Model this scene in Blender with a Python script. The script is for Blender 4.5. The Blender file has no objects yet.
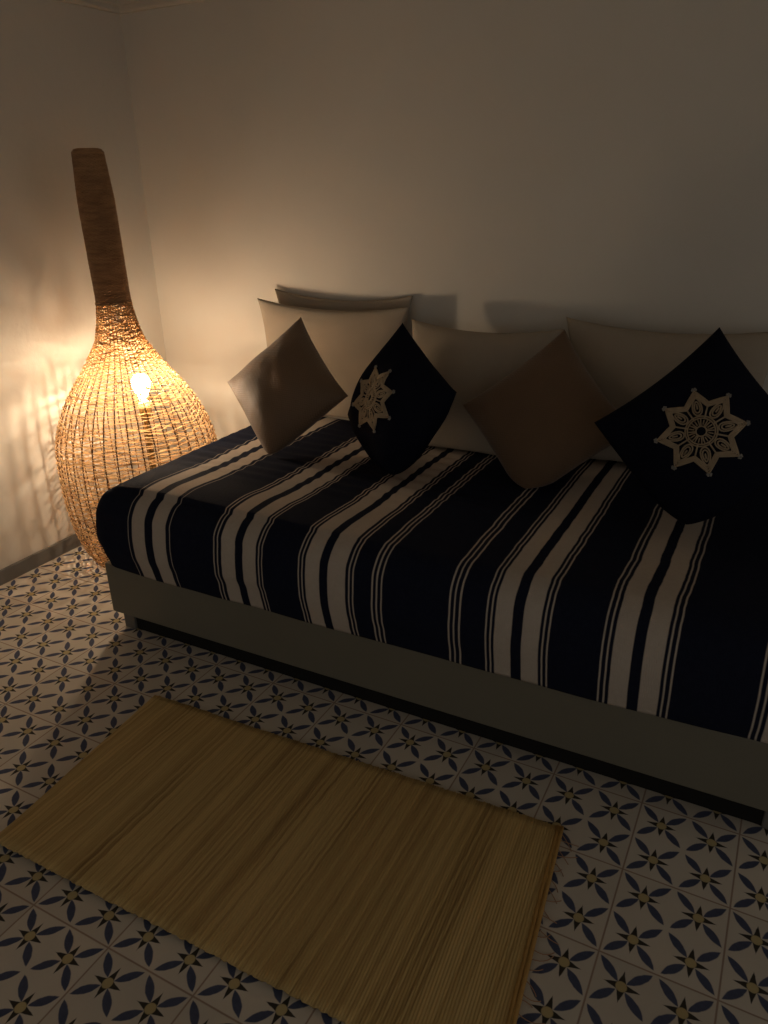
import bpy, bmesh, math, random
from math import sin, cos, pi, sqrt, exp
from mathutils import Vector, Matrix, noise
random.seed(7)
SC = bpy.context.scene
COL = SC.collection

# ------------------------------------------------------------------ helpers
def link(name, verts, faces, mat=None, parent=None, smooth=True):
    me = bpy.data.meshes.new(name)
    me.from_pydata([tuple(v) for v in verts], [], faces)
    me.validate(); me.update()
    if smooth:
        me.polygons.foreach_set('use_smooth', [True] * len(me.polygons))
    o = bpy.data.objects.new(name, me)
    COL.objects.link(o)
    if mat: me.materials.append(mat)
    if parent: o.parent = parent
    return o

def tag(o, label=None, cat=None, group=None, kind=None):
    if label: o['label'] = label
    if cat: o['category'] = cat
    if group: o['group'] = group
    if kind: o['kind'] = kind
    return o

def empty(name, loc):
    o = bpy.data.objects.new(name, None)
    o.empty_display_size = .05
    COL.objects.link(o); o.location = loc
    return o

class MB:
    """collects geometry for one mesh"""
    def __init__(s): s.v = []; s.f = []
    def add(s, v, f):
        n = len(s.v); s.v += [tuple(p) for p in v]; s.f += [tuple(i + n for i in q) for q in f]
    def box(s, x0, x1, y0, y1, z0, z1, bev=0.0):
        bm = bmesh.new()
        bmesh.ops.create_cube(bm, size=1)
        for v in bm.verts:
            v.co = Vector(((x0 + x1) / 2 + v.co.x * (x1 - x0), (y0 + y1) / 2 + v.co.y * (y1 - y0), (z0 + z1) / 2 + v.co.z * (z1 - z0)))
        if bev > 0:
            bmesh.ops.bevel(bm, geom=list(bm.edges), offset=bev, segments=2, affect='EDGES', profile=.5)
        bm.verts.index_update()
        s.add([v.co.copy() for v in bm.verts], [[v.index for v in f.verts] for f in bm.faces]); bm.free()
    def tube(s, pts, r, n=6, closed=False, cap=True, flat=None):
        """round tube along pts; r number or list"""
        pts = [Vector(p) for p in pts]; m = len(pts)
        vs = []; fs = []
        for i, p in enumerate(pts):
            a = pts[(i - 1) % m] if (closed or i > 0) else p
            b = pts[(i + 1) % m] if (closed or i < m - 1) else p
            t = (b - a).normalized()
            up = Vector((0, 0, 1)) if abs(t.z) < .9 else Vector((0, 1, 0))
            if flat is not None: up = flat
            x = t.cross(up).normalized(); y = x.cross(t).normalized()
            rr = r[i] if isinstance(r, (list, tuple)) else r
            for k in range(n):
                an = 2 * pi * k / n
                vs.append(p + x * (rr * cos(an)) + y * (rr * sin(an)))
        L = m if closed else m - 1
        for i in range(L):
            j = (i + 1) % m
            for k in range(n):
                k2 = (k + 1) % n
                fs.append((i * n + k, i * n + k2, j * n + k2, j * n + k))
        if cap and not closed:
            fs.append(tuple(range(n))[::-1]); fs.append(tuple((m - 1) * n + k for k in range(n)))
        s.add(vs, fs)
    def lathe(s, prof, n=48, c=(0, 0, 0)):
        vs = []; fs = []
        for r, z in prof:
            for k in range(n):
                a = 2 * pi * k / n; vs.append((c[0] + r * cos(a), c[1] + r * sin(a), c[2] + z))
        for i in range(len(prof) - 1):
            for k in range(n):
                k2 = (k + 1) % n
                fs.append((i * n + k, i * n + k2, (i + 1) * n + k2, (i + 1) * n + k))
        s.add(vs, fs)
    def build(s, name, mat, parent=None, smooth=True):
        return link(name, s.v, s.f, mat, parent, smooth)

# ------------------------------------------------------------------ material helpers
class NT:
    def __init__(s, name):
        s.m = bpy.data.materials.new(name); s.m.use_nodes = True
        s.t = s.m.node_tree; s.n = s.t.nodes
        s.b = s.n['Principled BSDF']; s.out = s.n['Material Output']
        s.L = s.t.links.new
    def put(s, sock, v):
        if isinstance(v, bpy.types.NodeSocket): s.L(v, sock)
        elif v is not None: sock.default_value = v
    def math(s, op, a, b=None, c=None, clamp=False):
        n = s.n.new('ShaderNodeMath'); n.operation = op; n.use_clamp = clamp
        s.put(n.inputs[0], a); s.put(n.inputs[1], b)
        if c is not None: s.put(n.inputs[2], c)
        return n.outputs[0]
    def below(s, x, edge, soft):      # 1 where x < edge, soft edge
        d = s.math('SUBTRACT', edge, x)
        return s.math('MULTIPLY_ADD', d, 1.0 / soft, .5, clamp=True)
    def mix(s, f, a, b):
        n = s.n.new('ShaderNodeMix'); n.data_type = 'RGBA'
        s.put(n.inputs[0], f)
        s.put(n.inputs[6], a if isinstance(a, bpy.types.NodeSocket) else (*a, 1))
        s.put(n.inputs[7], b if isinstance(b, bpy.types.NodeSocket) else (*b, 1))
        return n.outputs[2]
    def coords(s, which='Object'):
        return s.n.new('ShaderNodeTexCoord').outputs[which]
    def sep(s, v):
        n = s.n.new('ShaderNodeSeparateXYZ'); s.L(v, n.inputs[0]); return n.outputs
    def scale(s, v, sc):
        n = s.n.new('ShaderNodeMapping'); s.L(v, n.inputs[0]); n.inputs['Scale'].default_value = sc; return n.outputs[0]
    def noise(s, v, scale, detail=3, rough=.5, col=False):
        n = s.n.new('ShaderNodeTexNoise'); s.L(v, n.inputs['Vector'])
        n.inputs['Scale'].default_value = scale; n.inputs['Detail'].default_value = detail; n.inputs['Roughness'].default_value = rough
        return n.outputs[1 if col else 0]
    def ramp(s, f, stops):
        n = s.n.new('ShaderNodeValToRGB'); s.L(f, n.inputs[0]); r = n.color_ramp
        while len(r.elements) < len(stops): r.elements.new(.5)
        for e, (p, c) in zip(r.elements, stops): e.position = p; e.color = (*c, 1)
        return n.outputs[0]
    def bump(s, h, strength=.3, dist=.002):
        n = s.n.new('ShaderNodeBump'); s.L(h, n.inputs['Height']); n.inputs['Strength'].default_value = strength
        n.inputs['Distance'].default_value = dist; s.L(n.outputs[0], s.b.inputs['Normal'])
    def color(s, c): s.put(s.b.inputs['Base Color'], c if isinstance(c, bpy.types.NodeSocket) else (*c, 1))
    def rough(s, r, spec=.3):
        s.put(s.b.inputs['Roughness'], r); s.b.inputs['Specular IOR Level'].default_value = spec

def simple(name, c, rough=.7, spec=.3, var=.12, vscale=20, bump=0, bscale=200, bd=.001, sheen=0):
    t = NT(name); co = t.coords()
    n = t.noise(co, vscale, 4)
    t.color(t.mix(n, tuple(x * (1 - var) for x in c), tuple(min(1, x * (1 + var)) for x in c)))
    t.rough(rough, spec)
    if bump: t.bump(t.noise(co, bscale, 2), bump, bd)
    if sheen:
        t.b.inputs['Sheen Weight'].default_value = sheen; t.b.inputs['Sheen Roughness'].default_value = .4
    return t.m

def cloth(name, c, weave=700, var=.1, rough=.85, sheen=.0, spec=.15, wr=.25, vs=9):
    t = NT(name); co = t.coords()
    n = t.noise(co, vs, 4)
    t.color(t.mix(n, tuple(x * (1 - var) for x in c), tuple(x * (1 + var) for x in c)))
    t.rough(rough, spec)
    x, y, z = t.sep(co)
    a = t.math('SINE', t.math('MULTIPLY', x, weave)); b = t.math('SINE', t.math('MULTIPLY', y, weave))
    h = t.math('ADD', t.math('MULTIPLY', a, b), t.math('MULTIPLY', t.noise(co, 14, 5, .6), 6))
    t.bump(h, wr, .0015)
    if sheen:
        t.b.inputs['Sheen Weight'].default_value = sheen
    return t.m

# ------------------------------------------------------------------ materials
def floor_material():
    t = NT('patterned_cement_tile')
    co = t.coords(); X, Y, Z = t.sep(co)
    P = .1
    def cell(c):
        f = t.math('FLOORED_MODULO', t.math('MULTIPLY_ADD', c, 1 / P, .5), 1.0)
        return t.math('SUBTRACT', f, .5)
    nz = t.noise(co, 60, 2)                                    # hand-poured edges are not quite straight
    wob = t.math('MULTIPLY', t.math('SUBTRACT', nz, .5), .03)
    u, v = cell(X), cell(Y)
    a, b = t.math('ABSOLUTE', u), t.math('ABSOLUTE', v)
    s = t.math('MULTIPLY', t.math('ADD', a, b), .7071)
    d = t.math('ADD', t.math('MULTIPLY', t.math('ABSOLUTE', t.math('SUBTRACT', a, b)), .7071), wob)
    q = t.math('MULTIPLY', t.math('SUBTRACT', s, .368), 1 / .262)
    w = t.math('MULTIPLY', t.math('SUBTRACT', 1.0, t.math('MULTIPLY', q, q)), .080)
    petal = t.below(d, w, .02)
    mx, mn = t.math('MAXIMUM', a, b), t.math('MINIMUM', a, b)
    spike = t.below(t.math('ADD', mn, wob), t.math('MULTIPLY_ADD', mx, -.285, .088), .015)
    r = t.math('SQRT', t.math('ADD', t.math('MULTIPLY', u, u), t.math('MULTIPLY', v, v)))
    disc = t.below(t.math('ADD', r, wob), .098, .02)
    # joints every second flower
    def joint(c, off):
        f = t.math('FLOORED_MODULO', t.math('MULTIPLY_ADD', c, 5.0, off), 1.0)
        return t.math('ABSOLUTE', t.math('SUBTRACT', f, .5))
    # joints at X = -.05 + .2k and Y = -.15 + .2k
    j = t.math('MINIMUM', joint(X, .25 + .5), joint(Y, .75 + .5))
    grout = t.below(j, .008, .008)
    # tone of each tile
    def idx(c, off): return t.math('FLOOR', t.math('MULTIPLY_ADD', c, 5.0, off))
    cmb = t.n.new('ShaderNodeCombineXYZ'); t.L(idx(X, .25), cmb.inputs[0]); t.L(idx(Y, .75), cmb.inputs[1])
    wn = t.n.new('ShaderNodeTexWhiteNoise'); wn.noise_dimensions = '2D'; t.L(cmb.outputs[0], wn.inputs['Vector'])
    cloud = t.noise(co, 7, 5, .6)
    tone = t.math('ADD', t.math('MULTIPLY', wn.outputs[0], .45), t.math('MULTIPLY', cloud, .55))
    base = t.mix(tone, (.48, .435, .37), (.68, .62, .53))
    blue = t.mix(t.noise(co, 120, 2), (.050, .060, .108), (.080, .094, .158))
    dark = t.mix(nz, (.022, .02, .018), (.05, .042, .03))
    c = t.mix(petal, base, blue)
    c = t.mix(spike, c, dark)
    c = t.mix(disc, c, t.mix(tone, (.40, .31, .15), (.54, .44, .23)))
    c = t.mix(t.math('MULTIPLY', grout, .8), c, (.26, .16, .115))
    t.color(c); t.rough(.75, .2)
    t.bump(t.math('SUBTRACT', t.math('MULTIPLY', cloud, .3), grout), .25, .001)
    return t.m

def wall_material():
    t = NT('limewashed_plaster'); co = t.coords()
    n1 = t.noise(co, 2.2, 5, .6); n2 = t.noise(co, 35, 4, .6)
    c = t.mix(n1, (.60, .56, .49), (.68, .64, .57))
    t.color(c); t.rough(.8, .15)
    t.bump(t.math('ADD', n2, t.math('MULTIPLY', n1, 2)), .18, .004)
    return t.m

STR = [  # (x0, x1) of the cream lines and bands, metres along the bed
    (-1.510, -1.507), (-1.494, -1.446), (-1.416, -1.368), (-1.355, -1.352),
    (-1.201, -1.196), (-1.189, -1.184), (-1.174, -1.129), (-1.104, -1.062), (-1.055, -1.050), (-1.044, -1.040),
    (-.931, -.926), (-.920, -.915), (-.908, -.866), (-.842, -.792), (-.784, -.779), (-.773, -.768),
    (-.720, -.714), (-.708, -.702), (-.695, -.690), (-.520, -.514), (-.507, -.502), (-.494, -.488),
    (-.429, -.424), (-.418, -.413), (-.407, -.368), (-.344, -.305), (-.299, -.294), (-.288, -.283),
    (-.173, -.168), (-.161, -.156), (-.149, -.110), (-.087, -.048), (-.042, -.037), (-.030, -.025),
    (.129, .134), (.141, .146), (.153, .193), (.216, .238)]

def blanket_material():
    t = NT('striped_wool'); co = t.coords(); X, Y, Z = t.sep(co)
    # slight wander of every stripe
    wn = t.noise(t.scale(co, (1.5, 5, .8)), 2.2, 3, .55)
    x = t.math('ADD', X, t.math('MULTIPLY', t.math('SUBTRACT', wn, .5), .010))
    m = None
    for a, b in STR:
        c, h = (a + b) / 2, (b - a) / 2
        if h < .004: h *= .72
        k = t.below(t.math('ABSOLUTE', t.math('SUBTRACT', x, c)), h, .0025)
        m = k if m is None else t.math('MAXIMUM', m, k)
    n = t.noise(co, 90, 4, .7); big = t.noise(co, 6, 3)
    navy = t.mix(n, (.0070, .0085, .019), (.014, .017, .033))
    cream = t.mix(t.math('MULTIPLY_ADD', n, .5, t.math('MULTIPLY', big, .5)), (.39, .33, .275), (.57, .495, .415))
    t.color(t.mix(m, navy, cream)); t.rough(.95, .06)
    w = t.math('MULTIPLY', t.math('SINE', t.math('MULTIPLY', Y, 1300)), t.math('SINE', t.math('MULTIPLY', X, 1300)))
    t.bump(t.math('ADD', t.math('MULTIPLY', w, .3), t.math('MULTIPLY', n, 1.4)), .35, .003)
    return t.m

def wicker_material(name, c0, c1, transl):
    t = NT(name); co = t.coords(); n = t.noise(t.scale(co, (14, 14, 90)), 1.0, 4, .65)
    k = t.noise(co, 9, 3)
    f = t.math('ADD', t.math('MULTIPLY', n, .7), t.math('MULTIPLY', k, .3))
    col = t.ramp(f, [(.36, c0), (.62, c1)])
    t.color(col); t.rough(.55, .3)
    tr = t.n.new('ShaderNodeBsdfTranslucent'); t.L(t.mix(.5, col, (1, .86, .62)), tr.inputs[0])
    ms = t.n.new('ShaderNodeMixShader'); ms.inputs[0].default_value = transl
    t.L(t.b.outputs[0], ms.inputs[1]); t.L(tr.outputs[0], ms.inputs[2]); t.L(ms.outputs[0], t.out.inputs[0])
    return t.m

def mat_material():
    t = NT('dried_reed'); co = t.coords(); X, Y, Z = t.sep(co)
    W = t.n.new('ShaderNodeTexWhiteNoise'); W.noise_dimensions = '1D'
    t.L(t.math('FLOOR', t.math('MULTIPLY', X, 1 / .0058)), W.inputs['W'])
    band = t.noise(t.scale(co, (1, .06, 1)), 26, 5, .65)
    fine = t.noise(t.scale(co, (1, .05, 1)), 190, 3, .6)
    f = t.math('ADD', t.math('MULTIPLY', W.outputs[0], .3), t.math('ADD', t.math('MULTIPLY', band, .5), t.math('MULTIPLY', fine, .2)))
    t.color(t.ramp(f, [(.22, (.24, .145, .050)), (.40, (.48, .325, .125)), (.60, (.60, .43, .18)), (.82, (.70, .46, .18))]))
    t.rough(.6, .25)
    t.bump(fine, .2, .001)
    return t.m

M_FLOOR = floor_material(); M_WALL = wall_material()
M_CEIL = simple('ceiling_paint', (.55, .50, .43), .85, .1)
M_TRIM = simple('plaster_moulding', (.60, .55, .46), .7, .2, .05)
M_SKIRT = simple('grey_skirting', (.15, .142, .132), .55, .3)
M_FRAME = simple('grey_painted_wood', (.165, .152, .115), .5, .35, .08, 6, .1, 60)
M_LEG = simple('grey_painted_leg', (.145, .138, .12), .55, .3)
M_GAP_SHADE = simple('gap_shade_black', (.016, .015, .014), .8, .1)  # near-black that paints the shade in the gap under the daybed
M_BLANKET = blanket_material()
M_TICK = simple('mattress_ticking', (.5, .47, .42), .9, .1)
M_PALE = cloth('cream_cotton', (.375, .315, .245), 900, .08)
M_BROWN = cloth('brown_silk', (.165, .098, .052), 700, .16, .6, .25, .45, .3)
M_BROWN_DULL = cloth('brown_linen', (.155, .095, .055), 700, .12, .8, .2, .15, .3)
M_NAVY = cloth('navy_cotton', (.0070, .0078, .0150), 800, .2, .95, .0, .05)
M_THREAD = cloth('beige_thread', (.38, .29, .19), 2500, .3, .9, .0, .1, .4, 60)
M_THREAD2 = cloth('grey_thread', (.27, .25, .22), 2500, .2, .9, .0, .1, .4, 60)
M_WICKER = wicker_material('honey_wicker', (.37, .19, .085), (.80, .61, .38), .62)
M_WICKER_DARK = wicker_material('dark_wicker', (.25, .125, .055), (.47, .265, .125), .06)
M_RIB = simple('wicker_rib', (.15, .075, .03), .6, .3, .25)
M_REED = mat_material()
M_BIND = simple('orange_binding', (.46, .27, .085), .7, .2, .2, 60)
M_FRINGE = simple('loose_thread', (.40, .24, .15), .8, .2)
M_BRASS = simple('brass_socket', (.35, .25, .10), .35, .5)
t = NT('lit_bulb'); t.color((1, .9, .7)); t.b.inputs['Emission Color'].default_value = (1, .78, .54, 1)
BULB_STRENGTH = 370.0
t.b.inputs['Emission Strength'].default_value = BULB_STRENGTH
M_BULB = t.m

# ------------------------------------------------------------------ room
XL, YB, ZC = -2.26, 1.06, 2.10
XR, YF = 2.6, -3.6
def slab(name, x0, x1, y0, y1, z0, z1, mat):
    b = MB(); b.box(x0, x1, y0, y1, z0, z1); o = b.build(name, mat, None, False); tag(o, kind='structure'); return o
tag(slab('floor', XL - .12, XR, YF, YB + .12, -.1, 0, M_FLOOR), 'patterned cement tile floor with blue four-petal flowers', 'floor')
tag(slab('wall_left', XL - .12, XL, YF, YB + .12, 0, ZC, M_WALL), 'cream plaster wall behind the wicker lamp on the left side', 'wall')
tag(slab('wall_back', XL, XR, YB, YB + .12, 0, ZC, M_WALL), 'cream plaster wall behind the daybed', 'wall')
tag(slab('ceiling', XL - .12, XR, YF, YB + .12, ZC, ZC + .1, M_CEIL), 'plain ceiling above the moulding', 'ceiling')
def baseboard(name, pts, lab):
    b = MB(); b.box(*pts, bev=.003); tag(b.build(name, M_SKIRT, None, False), lab, 'baseboard', kind='structure')
baseboard('baseboard_left', (XL, XL + .012, YF, YB, 0, .053), 'dark grey skirting along the left wall')
baseboard('baseboard_back', (XL + .012, XR, YB - .012, YB, 0, .053), 'dark grey skirting behind the daybed')
# stepped cornice : profile (distance from wall, height)
PROF = [(0, 1.846), (.010, 1.848), (.014, 1.856), (.014, 1.868), (.020, 1.872), (.022, 1.884), (.034, 1.892), (.040, 1.905),
        (.040, 1.918), (.050, 1.922), (.062, 1.945), (.085, 1.985), (.115, 2.03), (.13, 2.075), (.13, ZC), (0, ZC)]
def cornice(name, axis, lab):
    vs = []; n = len(PROF)
    for end in (0, 1):
        for d, z in PROF:
            if axis == 'y': vs.append((XL + d, YF if end == 0 else YB - d, z))
            else: vs.append((XR if end == 0 else XL + d, YB - d, z))
    fs = [(i, (i + 1) % n, n + (i + 1) % n, n + i) for i in range(n)]
    fs += [tuple(range(n)), tuple(range(2 * n - 1, n - 1, -1))]
    tag(link(name, vs, fs, M_TRIM, None, False), lab, 'moulding', kind='structure')
cornice('trim_1', 'y', 'stepped plaster moulding at the top of the left wall')
cornice('trim_2', 'x', 'stepped plaster moulding at the top of the back wall')

# ------------------------------------------------------------------ daybed
BX0, BX1, BY0, BY1 = -1.66, .245, .062, 1.03
FZ0, FZ1 = .068, .236
bed = empty('daybed', ((BX0 + BX1) / 2, (BY0 + BY1) / 2, 0))
tag(bed, 'low grey painted wooden daybed frame under the striped blanket', 'bed')
def bedpart(name, boxes, mat, bev=.004):
    b = MB()
    for q in boxes: b.box(*q, bev=bev)
    o = b.build(name, mat, None, False); o.parent = bed; o.matrix_parent_inverse = Matrix.Translation(-bed.location)
    return o
bedpart('front_panel', [(BX0, BX1, BY0, BY0 + .024, FZ0, FZ1)], M_FRAME)
bedpart('top_lip', [(BX0 + .022, BX1 - .022, BY0 + .0245, BY0 + .046, FZ1 - .03, FZ1 - .006)], M_FRAME, .002)
bedpart('back_panel', [(BX0, BX1, BY1 - .024, BY1, FZ0, FZ1)], M_FRAME)
bedpart('side_panel', [(BX0, BX0 + .022, BY0 + .0245, BY1 - .0245, FZ0, FZ1)], M_FRAME)
bedpart('side_panel', [(BX1 - .022, BX1, BY0 + .0245, BY1 - .0245, FZ0, FZ1)], M_FRAME)
bedpart('slat_base', [(BX0 + .0225, BX1 - .0225, BY0 + .0465, BY1 - .0245, FZ0 + .09, FZ0 + .11)], M_LEG)
for lx in (BX0 + .012, BX1 - .057):
    for ly in (BY0 + .026, BY1 - .07):
        bedpart('leg', [(lx, lx + .045, ly, ly + .045, 0, FZ0 + .0895)], M_LEG)
bedpart('gap_shade_board', [(BX0 + .0575, BX1 - .0575, BY0 + .034, BY0 + .046, 0, FZ0 + .085)], M_GAP_SHADE, .001)  # added black board, stands in for the shadow under the front panel
# mattress
ZT = .473
def rounded_box(x0, x1, y0, y1, z0, z1, r, nx, ny, nz, bottom=True):
    bm = bmesh.new()
    def face(o, a, b, na, nb):
        g = [[bm.verts.new(o + a * (i / na) + b * (j / nb)) for j in range(nb + 1)] for i in range(na + 1)]
        for i in range(na):
            for j in range(nb): bm.faces.new((g[i][j], g[i + 1][j], g[i + 1][j + 1], g[i][j + 1]))
    V = Vector; dx, dy, dz = V((x1 - x0, 0, 0)), V((0, y1 - y0, 0)), V((0, 0, z1 - z0))
    face(V((x0, y0, z1)), dx, dy, nx, ny)
    face(V((x0, y0, z0)), dx, dz, nx, nz)
    face(V((x0, y1, z0)), dz, dx, nz, nx)
    face(V((x0, y0, z0)), dz, dy, nz, ny)
    face(V((x1, y0, z0)), dy, dz, ny, nz)
    if bottom: face(V((x0, y0, z0)), dy, dx, ny, nx)
    bmesh.ops.remove_doubles(bm, verts=list(bm.verts), dist=1e-5)
    for v in bm.verts:
        c = v.co
        zi = z0 + r if bottom else z0 - 9
        q = V((min(max(c.x, x0 + r), x1 - r), min(max(c.y, y0 + r), y1 - r), min(max(c.z, zi), z1 - r)))
        d = c - q
        if d.length > 1e-9: v.co = q + d.normalized() * r
    return bm
def bm_link(bm, name, mat, parent=None):
    bmesh.ops.recalc_face_normals(bm, faces=list(bm.faces))
    me = bpy.data.meshes.new(name); bm.to_mesh(me); bm.free()
    me.polygons.foreach_set('use_smooth', [True] * len(me.polygons))
    me.materials.append(mat); o = bpy.data.objects.new(name, me); COL.objects.link(o)
    if parent: o.parent = parent
    return o
mt = bm_link(rounded_box(BX0 + .03, BX1 - .03, BY0 + .05, BY1 - .03, FZ0 + .112, ZT - .022, .05, 30, 16, 6), 'mattress', M_TICK)
tag(mt, 'thick foam mattress lying in the daybed under the striped blanket', 'mattress')

# blanket : draped over mattress, hanging over the front and the left end
def sstep(a, b, x):
    k = min(1, max(0, (x - a) / (b - a))); return k * k * (3 - 2 * k)
def hem(x):
    return .229 + .007 * sstep(-.75, .2, x) + .008 * sstep(-1.45, -1.68, x) + .004 * noise.noise(Vector((x * 3, 0, 0)))
def ripple(x, y):
    a = noise.noise(Vector((x * 2.1 + 4, y * 3.0, 1.7))) * .006 + noise.noise(Vector((x * 6, y * 9, 5.2))) * .0022
    g = sstep(-.35, -.7, x) * sstep(.25, .42, y) * (1 - sstep(.78, .95, y))
    a += .0019 * g * sin(y * 115 + 3 * noise.noise(Vector((x * 3, y * 2, 0))))
    return a
bx0, bx1, by0, by1 = BX0 - .004, BX1 + .004, BY0 - .006, BY1 - .002
bm = rounded_box(bx0, bx1, by0, by1, .2, ZT, .062, 230, 110, 34, bottom=False)
for v in bm.verts:
    x, y, z = v.co
    k = min(1, max(0, (z - .2) / (ZT - .2)))                # 0 hem .. 1 top
    if z > ZT - .001 or (by0 + .05 < y < by1 - .05 and bx0 + .05 < x < bx1 - .05):
        edge = min(1, (y - by0) / .12, (x - bx0) / .12, (bx1 - x) / .12); edge = max(0, edge)
        v.co.z += .011 * sstep(-.5, -1.3, x) * exp(-((y - .17) / .11) ** 2) * sstep(bx0, bx0 + .15, x)
        v.co.z += ripple(x, y) * edge + .006 * sin(pi * min(1, max(0, (y - by0) / (by1 - by0))))
    else:
        h = hem(x)
        v.co.z = h + (z - .2) / (ZT - .2) * (ZT - h)
        bul = sin(pi * min(1, k * 1.05)) ** 1.2 * .020
        wob = .0045 * noise.noise(Vector((x * 7, z * 2, y * 7))) + .0036 * noise.noise(Vector((x * 3, z * 30, y * 5)))
        fy = sstep(by0 + .07, by0, y); fx = sstep(bx0 + .07, bx0, x)
        v.co.y -= fy * (bul + wob * (1 - k * .5))
        side = 1 - sstep(.18, .30, y)                         # beside the lamp the end hangs straight
        v.co.x -= fx * ((bul * .9 + wob) * side + .001)
bl = bm_link(bm, 'striped_blanket', M_BLANKET)
so = bl.modifiers.new('thickness', 'SOLIDIFY'); so.thickness = .004; so.offset = -1
tag(bl, 'navy wool blanket with cream stripes covering the daybed', 'blanket')

# ------------------------------------------------------------------ cushions
class Cushion:
    """w, h full size; T half thickness; loc centre of the thing; M columns = right, up, out"""
    def __init__(s, w, h, T, inset=.07, seed=0, p=.42, q=.46, blunt=0):
        s.blunt = blunt
       
        s.w, s.h, s.T, s.inset, s.seed, s.p, s.q = w, h, T, inset, seed, p, q
    def pt(s, u, v, side):
        ins_x = s.inset * (1 if u > 0 else 1 - 1.2 * s.blunt); ins_y = s.inset * (1 if v > 0 else 1 - 1.2 * s.blunt)
        x = s.w / 2 * u * (1 - ins_x * (1 - v * v) * u * u)
        y = s.h / 2 * v * (1 - ins_y * (1 - u * u) * v * v)
        c = max(0, (-(u + v) / 2 - .60) / .40) * s.blunt          # the corner it stands on is pushed in
        x += s.w / 2 * .13 * c * c; y += s.h / 2 * .13 * c * c
        e = max(0, (1 - u * u)) ** s.p * max(0, (1 - v * v)) ** s.q
        # corner ears stay thin
        z = s.T * e
        n = noise.noise(Vector((u * 1.7 + s.seed, v * 1.7, side * 3.1 + s.seed)))
        z += e * s.T * .16 * n
        # small creases running out of the corners
        rr = abs(abs(u) - abs(v)); z += e * .003 * sin(10 * (u * v) + s.seed) * (1 - min(1, rr * 2))
        z += .0015 * noise.noise(Vector((u * 9 + s.seed, v * 9, side))) * e
        return Vector((x, y, side * z))
    def invert(s, x, y):
        u, v = 2 * x / s.w, 2 * y / s.h
        for _ in range(12):
            u = 2 * x / s.w / (1 - s.inset * (1 - v * v) * u * u); v = 2 * y / s.h / (1 - s.inset * (1 - u * u) * v * v)
        return u, v
    def grid(s, n=40):
        # denser towards the edges
        g = [sin(pi / 2 * (-1 + 2 * i / n)) * .55 + (-1 + 2 * i / n) * .45 for i in range(n + 1)]
        vs = []; idx = {}
        for side in (1, -1):
            for i, u in enumerate(g):
                for j, v in enumerate(g):
                    bd = i in (0, n) or j in (0, n)
                    if bd and side == -1: idx[(side, i, j)] = idx[(1, i, j)]; continue
                    idx[(side, i, j)] = len(vs); vs.append(s.pt(u, v, side))
        fs = []
        for side in (1, -1):
            for i in range(n):
                for j in range(n):
                    q = [idx[(side, i, j)], idx[(side, i + 1, j)], idx[(side, i + 1, j + 1)], idx[(side, i, j + 1)]]
                    fs.append(tuple(q if side == 1 else q[::-1]))
        return vs, fs

def pose(yaw, lean, roll):
    A = Matrix(((1, 0, 0), (0, cos(lean), sin(lean)), (0, -sin(lean), cos(lean))))   # acts on (X, Y, Z)
    B = Matrix(((1, 0, 0), (0, 0, -1), (0, 1, 0)))                                   # right, up, out -> X, Z, -Y
    return Matrix.Rotation(yaw, 3, 'Z') @ A @ B @ Matrix.Rotation(roll, 3, 'Z')

def place(name, cu, loc, M, mat, zmin=None, ymax=None, soft=.02):
    loc = Vector(loc); vs, fs = cu.grid()
    out = []
    for p in vs:
        w = M @ p + loc
        if zmin is not None and w.z < zmin + soft:               # sits down into itself on the bed
            w.z = zmin + soft * exp((w.z - zmin - soft) / soft)
        if ymax is not None and w.y > ymax - soft:               # pressed against the wall
            w.y = ymax - soft * exp(-(w.y - ymax + soft) / soft)
        out.append(M.transposed() @ (w - loc))
    o = link(name, out, fs, mat)
    o.matrix_world = Matrix.Translation(loc) @ M.to_4x4()
    return o
ZP = ZT + .006
G1, G2, G3 = 'cream pillows along the back wall', 'plain brown cushions on the daybed', 'navy cushions with a thread star'

def pale(xc, yb, zc, w, h, T, lean, roll, yaw, seed, label, ymax=YB - .002):
    cu = Cushion(w, h, T, .125, seed, .42, .36)
    o = place('back_pillow', cu, (xc, yb, zc), pose(yaw, lean, roll), M_PALE, ZP, ymax)
    tag(o, label, 'pillow', G1); return o
pale(-1.375, 1.040, .694, .57, .455, .020, .01, -.0, 0, 1.0, 'cream pillow standing flat against the wall, behind the end pillow nearest the lamp')
pale(-1.388, .972, .676, .625, .435, .042, .06, -.0, 0, 2.0, 'cream pillow at the lamp end, directly behind the brown cushion nearest the lamp', 1.2)
pale(-.800, .885, .652, .51, .44, .075, .34, .0, 0, 3.0, 'middle cream pillow, showing between a navy star cushion and the brown cushion')
pale(-.245, .935, .676, .60, .44, .070, .18, .0, 0, 4.0, 'cream pillow behind the large star cushion, farthest from the lamp')

def diamond(name, d, T, loc, yaw, lean, roll, mat, seed, label, cat, group):
    cu = Cushion(d * sqrt(2), d * sqrt(2), T, .08, seed, .55, .55, .45 if 'brown' in name else 1)
    M = pose(yaw, lean, roll) @ Matrix.Rotation(pi / 4, 3, 'Z')
    o = place(name, cu, loc, M, mat, ZP, None, .03)
    tag(o, label, cat, group); return o, cu
diamond('brown_cushion', .238, .085, (-1.338, .612, .677), -.03, .50, .012, M_BROWN, 11,
        'brown cushion standing on its corner at the end nearest the wicker lamp', 'cushion', G2)
diamond('brown_cushion', 0.254, .080, (-0.5107, 0.69, 0.6608), -.0316, .476, -.02, M_BROWN_DULL, 13,
        'brown cushion standing on its corner between the two navy star cushions', 'cushion', G2)

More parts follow.
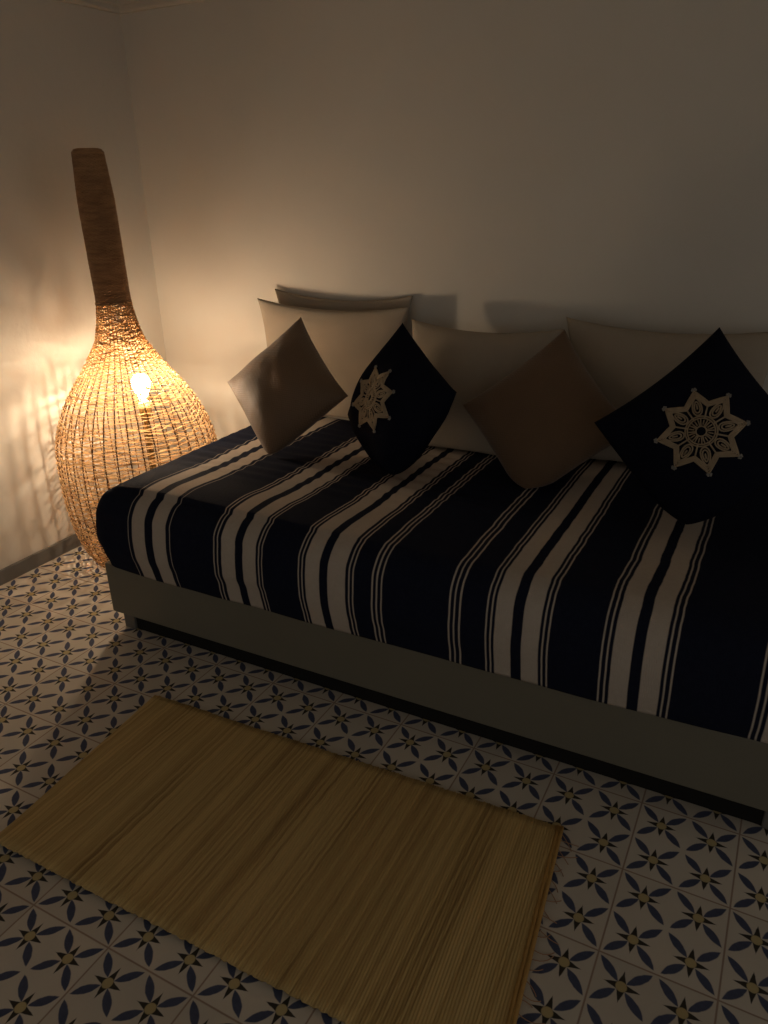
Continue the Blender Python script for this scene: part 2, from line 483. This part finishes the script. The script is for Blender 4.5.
def emblem(par, cu, R, rot):
    """crocheted eight-pointed star lying on the front of a cushion"""
    def P(x, y, lift=.0015):
        u, v = cu.invert(x, y); p = cu.pt(u, v, 1); return Vector((p.x, p.y, p.z + lift))
    def pol(r, a): return (r * cos(a + rot), r * sin(a + rot))
    def stroke(mb, pts, r=.0016, closed=False, lift=.0015, n=5):
        mb.tube([P(x, y, lift) for x, y in pts], r, n, closed, True, flat=Vector((0, 0, 1)))
    lines = MB(); tassels = []
    def star(ro, ri, per=4):
        out = []
        for k in range(16):
            r0, r1 = (ro, ri) if k % 2 == 0 else (ri, ro)
            a0, a1 = k * pi / 8, (k + 1) * pi / 8
            p0, p1 = pol(r0, a0), pol(r1, a1)
            for i in range(per):
                f = i / per; out.append((p0[0] + (p1[0] - p0[0]) * f, p0[1] + (p1[1] - p0[1]) * f))
        return out
    for so_, si_ in ((.93, .655), (.87, .61), (.81, .565)):
        stroke(lines, star(R * so_, R * si_), .0027, True)
    for k in range(8):
        a = k * pi / 4
        for (r0, r1, wd) in ((.36, .76, .125), (.42, .68, .075)):          # teardrop loops
            pts = []
            for i in range(18):
                f = 2 * pi * i / 18; rr = (r0 + r1) / 2 - cos(f) * (r1 - r0) / 2
                w = wd * sin(f) * (1.0 - .45 * (rr - r0) / (r1 - r0))
                x, y = pol(R * rr, a); nx, ny = -sin(a + rot), cos(a + rot)
                pts.append((x + nx * w * R, y + ny * w * R))
            stroke(lines, pts, .0020, True)
        stroke(lines, [pol(R * .5, a), pol(R * .56, a), pol(R * .62, a)], .0022)
        stroke(lines, [pol(R * .30, a + pi / 8), pol(R * .42, a + pi / 8), pol(R * .56, a + pi / 8)], .0021)   # bars between loops
        for da in (-.06, .06):
            stroke(lines, [pol(R * .12, a + da * 2), pol(R * .20, a + da * 1.6), pol(R * .27, a + da * 2)], .0017)
        stroke(lines, [pol(R * .15, a + pi / 8), pol(R * .26, a + pi / 8)], .0016)
        # tassel on the point
        tips = MB(); tassels.append(tips)
        x, y = pol(R * .935, a); c = P(x, y, .002)
        for (ox, oy) in ((0, 0), (.22, .5), (.22, -.5), (.6, .3), (.6, -.3)):
            dx = cos(a + rot) * ox - sin(a + rot) * oy; dy = sin(a + rot) * ox + cos(a + rot) * oy
            q = P(x + dx * R * .075, y + dy * R * .075, .0018)
            prof = [(.0001, -.002), (.0022, -.0012), (.0029, .0002), (.0022, .0016), (.0001, .0022)]
            tips.lathe(prof, 8, q)
    for rr in (.11, .29, .335):
        stroke(lines, [pol(R * rr, 2 * pi * i / 40) for i in range(40)], .0019, True)
    lo = lines.build('star_embroidery', M_THREAD, par); tag(lo, 'beige thread star')
    for q in tassels: tag(q.build('tassel', M_THREAD2, lo), 'small grey thread tassel')

n1, c1 = diamond('navy_cushion', .245, .105, (-.9183, .580, .6805), -.47, .363, .343, M_NAVY, 17,
        'navy cushion with a beige star seen at a slant, turned towards the lamp', 'cushion', G3)
emblem(n1, c1, .098, .05)
n2, c2 = diamond('navy_cushion', 0.253, .098, (-0.0819, 0.5379, 0.7108), .062, .351, -.007, M_NAVY, 19,
        'large navy cushion with a beige star seen face-on, at the end away from the lamp', 'cushion', G3)
emblem(n2, c2, .102, -.47)

# ------------------------------------------------------------------ wicker lamp
LX, LY = -1.955, .55
lamp = empty('wicker_floor_lamp', (LX, LY, 0))
tag(lamp, 'tall bottle-shaped woven wicker floor lamp, lit, between the wall and the daybed', 'floor lamp')
PR = [(0, .205), (.03, .226), (.08, .248), (.15, .266), (.25, .277), (.35, .279), (.44, .273), (.50, .258), (.577, .226), (.63, .194),
      (.674, .162), (.723, .126), (.76, .102), (.795, .081), (.83, .070), (.866, .062), (.912, .055), (1.0, .0545), (1.1, .0545), (1.243, .0545), (1.32, .050), (1.385, .0455)]
def rad(z):
    z = max(0, min(1.385, z))
    for i in range(len(PR) - 1):
        if z <= PR[i + 1][0]:
            z0, r0 = PR[i]; z1, r1 = PR[i + 1]
            m0 = (r1 - PR[i - 1][1]) / (z1 - PR[i - 1][0]) if i > 0 else (r1 - r0) / (z1 - z0)
            m1 = (PR[i + 2][1] - r0) / (PR[i + 2][0] - z0) if i + 2 < len(PR) else (r1 - r0) / (z1 - z0)
            h = z1 - z0; f = (z - z0) / h
            return (2*f**3 - 3*f*f + 1) * r0 + (f**3 - 2*f*f + f) * h * m0 + (3*f*f - 2*f**3) * r1 + (f**3 - f*f) * h * m1
    return PR[-1][1]
def axis(z): return -.026 * (z / 1.385) ** 1.3
NR = 40
def weave(z0, z1, pitch, sr, amp, jit, seed, belts=()):
    rnd = random.Random(seed); mb = MB(); z = z0; row = 0
    while z < z1:
        r = rad(z); dr = (rad(z + .004) - rad(z - .004)) / .008
        ds = sqrt(1 + dr * dr)
        skip = False; thin = 1.0
        for b0, b1, pr in belts:
            if b0 < z < b1: skip = rnd.random() < pr; thin = .85
        if not skip:
            pts = []; seg = NR * 4; ph = row % 2
            o1, o2, o3 = rnd.random() * 9, rnd.random() * 9, rnd.random() * .8 + .7
            rr = []
            for k in range(seg):
                a = 2 * pi * k / seg
                off = amp * cos(NR * a / 2 * 1.0 + pi * ph) if True else 0
                zz = z + jit * noise.noise(Vector((cos(a) * 3 + o1, sin(a) * 3 + o2, z * 4))) + jit * .6 * noise.noise(Vector((cos(a) * 9 + o2, sin(a) * 9, o1)))
                q = rad(zz) + off
                pts.append((axis(zz) + q * cos(a), q * sin(a), max(.003, zz)))
                rr.append(sr * thin * o3 ** .4 * (1 + .35 * noise.noise(Vector((cos(a) * 6, sin(a) * 6, o1 * 5)))))
            mb.tube(pts, rr, 5, True)
        z += (pitch(z) if callable(pitch) else pitch) / ds * (.8 + .4 * rnd.random()); row += 1
    return mb
weave(.006, .93, lambda z: .0092 if z < .60 else .0084 if z < .725 else .0047, .0024, .0036, .0072, 3, ((.02, .70, .06),)).build('woven_body', M_WICKER, lamp)
nk = weave(.925, 1.378, .0040, .0026, .0012, .0012, 5).build('woven_neck', M_WICKER_DARK, lamp)
tag(nk, 'tightly woven dark brown neck')
mb = MB()
for k in range(NR):
    a = 2 * pi * (k + .5) / NR
    zs = [.004 + 1.37 * i / 60 for i in range(61)]
    ww = [1.0 if z < .55 else max(.42, 1 - (z - .55) * 1.9) for z in zs]
    mb.tube([(axis(z) + (rad(z) - .001) * cos(a), (rad(z) - .001) * sin(a), z) for z in zs], [.0024 * w for w in ww], 5, flat=Vector((cos(a), sin(a), .01)))
mb.build('ribs', M_RIB, lamp)
# plaited rim closing the neck
mb = MB()
for ro, z, q in ((.0450, 1.380, .0048), (.0400, 1.386, .0045), (.032, 1.388, .0045), (.024, 1.388, .0045), (.016, 1.388, .0045), (.008, 1.388, .0045)):
    mb.tube([(axis(z) + ro * cos(2 * pi * k / 36), ro * sin(2 * pi * k / 36), z + .0012 * cos(18 * 2 * pi * k / 36)) for k in range(36)], q, 6, True)
mb.build('plaited_cap', M_WICKER_DARK, lamp)
mb = MB()
mb.lathe([(.0005, .001), (.199, .001), (.203, .004), (.203, .012), (.199, .015), (.0005, .015)], 56)
mb.build('base', M_RIB, lamp)
BXo, BZ = .054, .650
mb = MB(); mb.lathe([(.0004, 0), (.011, 0), (.011, .51), (.018, .515), (.020, .55), (.017, .575), (.0004, .576)], 24, (BXo, 0, .0152)); mb.build('socket_stem', M_BRASS, lamp)
mb = MB()
prof = [(.0004, -.056), (.012, -.055), (.014, -.045), (.018, -.034), (.026, -.018), (.031, -.002), (.032, .008), (.028, .022), (.017, .033), (.0004, .037)]
mb.lathe(prof, 24, (BXo, 0, BZ)); bulb = mb.build('bulb', M_BULB, lamp); tag(bulb, 'glowing warm bulb')

# ------------------------------------------------------------------ reed mat
TL, TR, BRc, BL = Vector((-1.304, -.145)), Vector((-.187, -.106)), Vector((-.130, -.672)), Vector((-1.258, -.684))
mid = (TL + TR + BRc + BL) / 4
rug = empty('reed_mat', (mid.x, mid.y, 0))
tag(rug, 'rectangular brown reed mat lying on the tiled floor in front of the daybed', 'mat')
def bil(a, b):  # a along the long side 0..1, b across 0 (far) .. 1 (near)
    p = (TL * (1 - a) + TR * a) * (1 - b) + (BL * (1 - a) + BRc * a) * b
    return p - mid
reeds, prf, nb = 190, 6, 26
vs = []; fs = []; rows = reeds * prf + 1
rnd = random.Random(2); off = [rnd.uniform(-.003, .003) for _ in range(reeds + 1)]; off2 = [rnd.uniform(-.003, .003) for _ in range(reeds + 1)]
for i in range(rows):
    a = i / (rows - 1); ph = (i % prf) / prf; ri = min(reeds, i // prf)
    hump = .0020 * sin(pi * ph)
    for j in range(nb + 1):
        b = j / nb
        bb = b + (off[ri] if j == 0 else 0) + (off2[ri] if j == nb else 0)
        p = bil(a, bb)
        lift = .0022 * (1 + noise.noise(Vector((a * 5, b * 3, 0)))) + .005 * sstep(.86, 1, b) * (.6 + .5 * noise.noise(Vector((a * 9, 3, 0))))
        vs.append((p.x, p.y, .0045 + hump + lift))
for i in range(rows - 1):
    for j in range(nb):
        k = i * (nb + 1) + j; fs.append((k, k + 1, k + nb + 2, k + nb + 1))
ro = link('reed_weave', vs, fs, M_REED, rug)
so = ro.modifiers.new('thickness', 'SOLIDIFY'); so.thickness = .004; so.offset = -1
mb = MB()
for da, r in ((1.0, .0042), (.9925, .0036)):
    mb.tube([(bil(da, j / 20).x, bil(da, j / 20).y, .0075 + .002 * noise.noise(Vector((j * .4, da * 9, 0)))) for j in range(21)], r, 8)
mb.build('end_binding', M_BIND, rug)
mb = MB()
for k in range(26):
    b = .02 + .96 * k / 25 + rnd.uniform(-.012, .012)
    p = bil(1.0, b); ang = rnd.uniform(-.7, .5); ln = rnd.uniform(.018, .05); cv = rnd.uniform(-1.3, 1.3)
    pts = []
    x, y = p.x + .002, p.y
    for i in range(7):
        pts.append((x, y, max(.0016, .006 - .0012 * i))); x += cos(ang) * ln / 6; y += sin(ang) * ln / 6; ang += cv / 6
    mb = MB(); mb.tube(pts, .0009, 5); mb.build('fringe_thread', M_FRINGE, rug)

# ------------------------------------------------------------------ light and camera
w = bpy.data.worlds.new('dim_room'); SC.world = w; w.use_nodes = True
bg = w.node_tree.nodes['Background']; bg.inputs[0].default_value = (1.0, .955, .89, 1); bg.inputs[1].default_value = .26

cam = bpy.data.cameras.new('camera'); co = bpy.data.objects.new('camera', cam); COL.objects.link(co)
cam.sensor_fit = 'VERTICAL'; cam.sensor_height = 24; cam.lens = 765.8 / 1024 * 24; cam.clip_start = .02
r_ = Vector((0.88415118, 0.46673485, -0.02086291)); f_ = Vector((-0.43557721, 0.80733317, -0.39810255)); u_ = r_.cross(f_)
m = Matrix((( r_.x, u_.x, -f_.x, .07526), (r_.y, u_.y, -f_.y, -1.36044), (r_.z, u_.z, -f_.z, 1.28383), (0, 0, 0, 1)))
co.matrix_world = m
SC.camera = co
vs_ = SC.view_settings
SC.display_settings.display_device = 'sRGB'
vs_.view_transform = 'Standard'; vs_.look = 'None'; vs_.gamma = 1; vs_.exposure = 0; vs_.use_curve_mapping = False
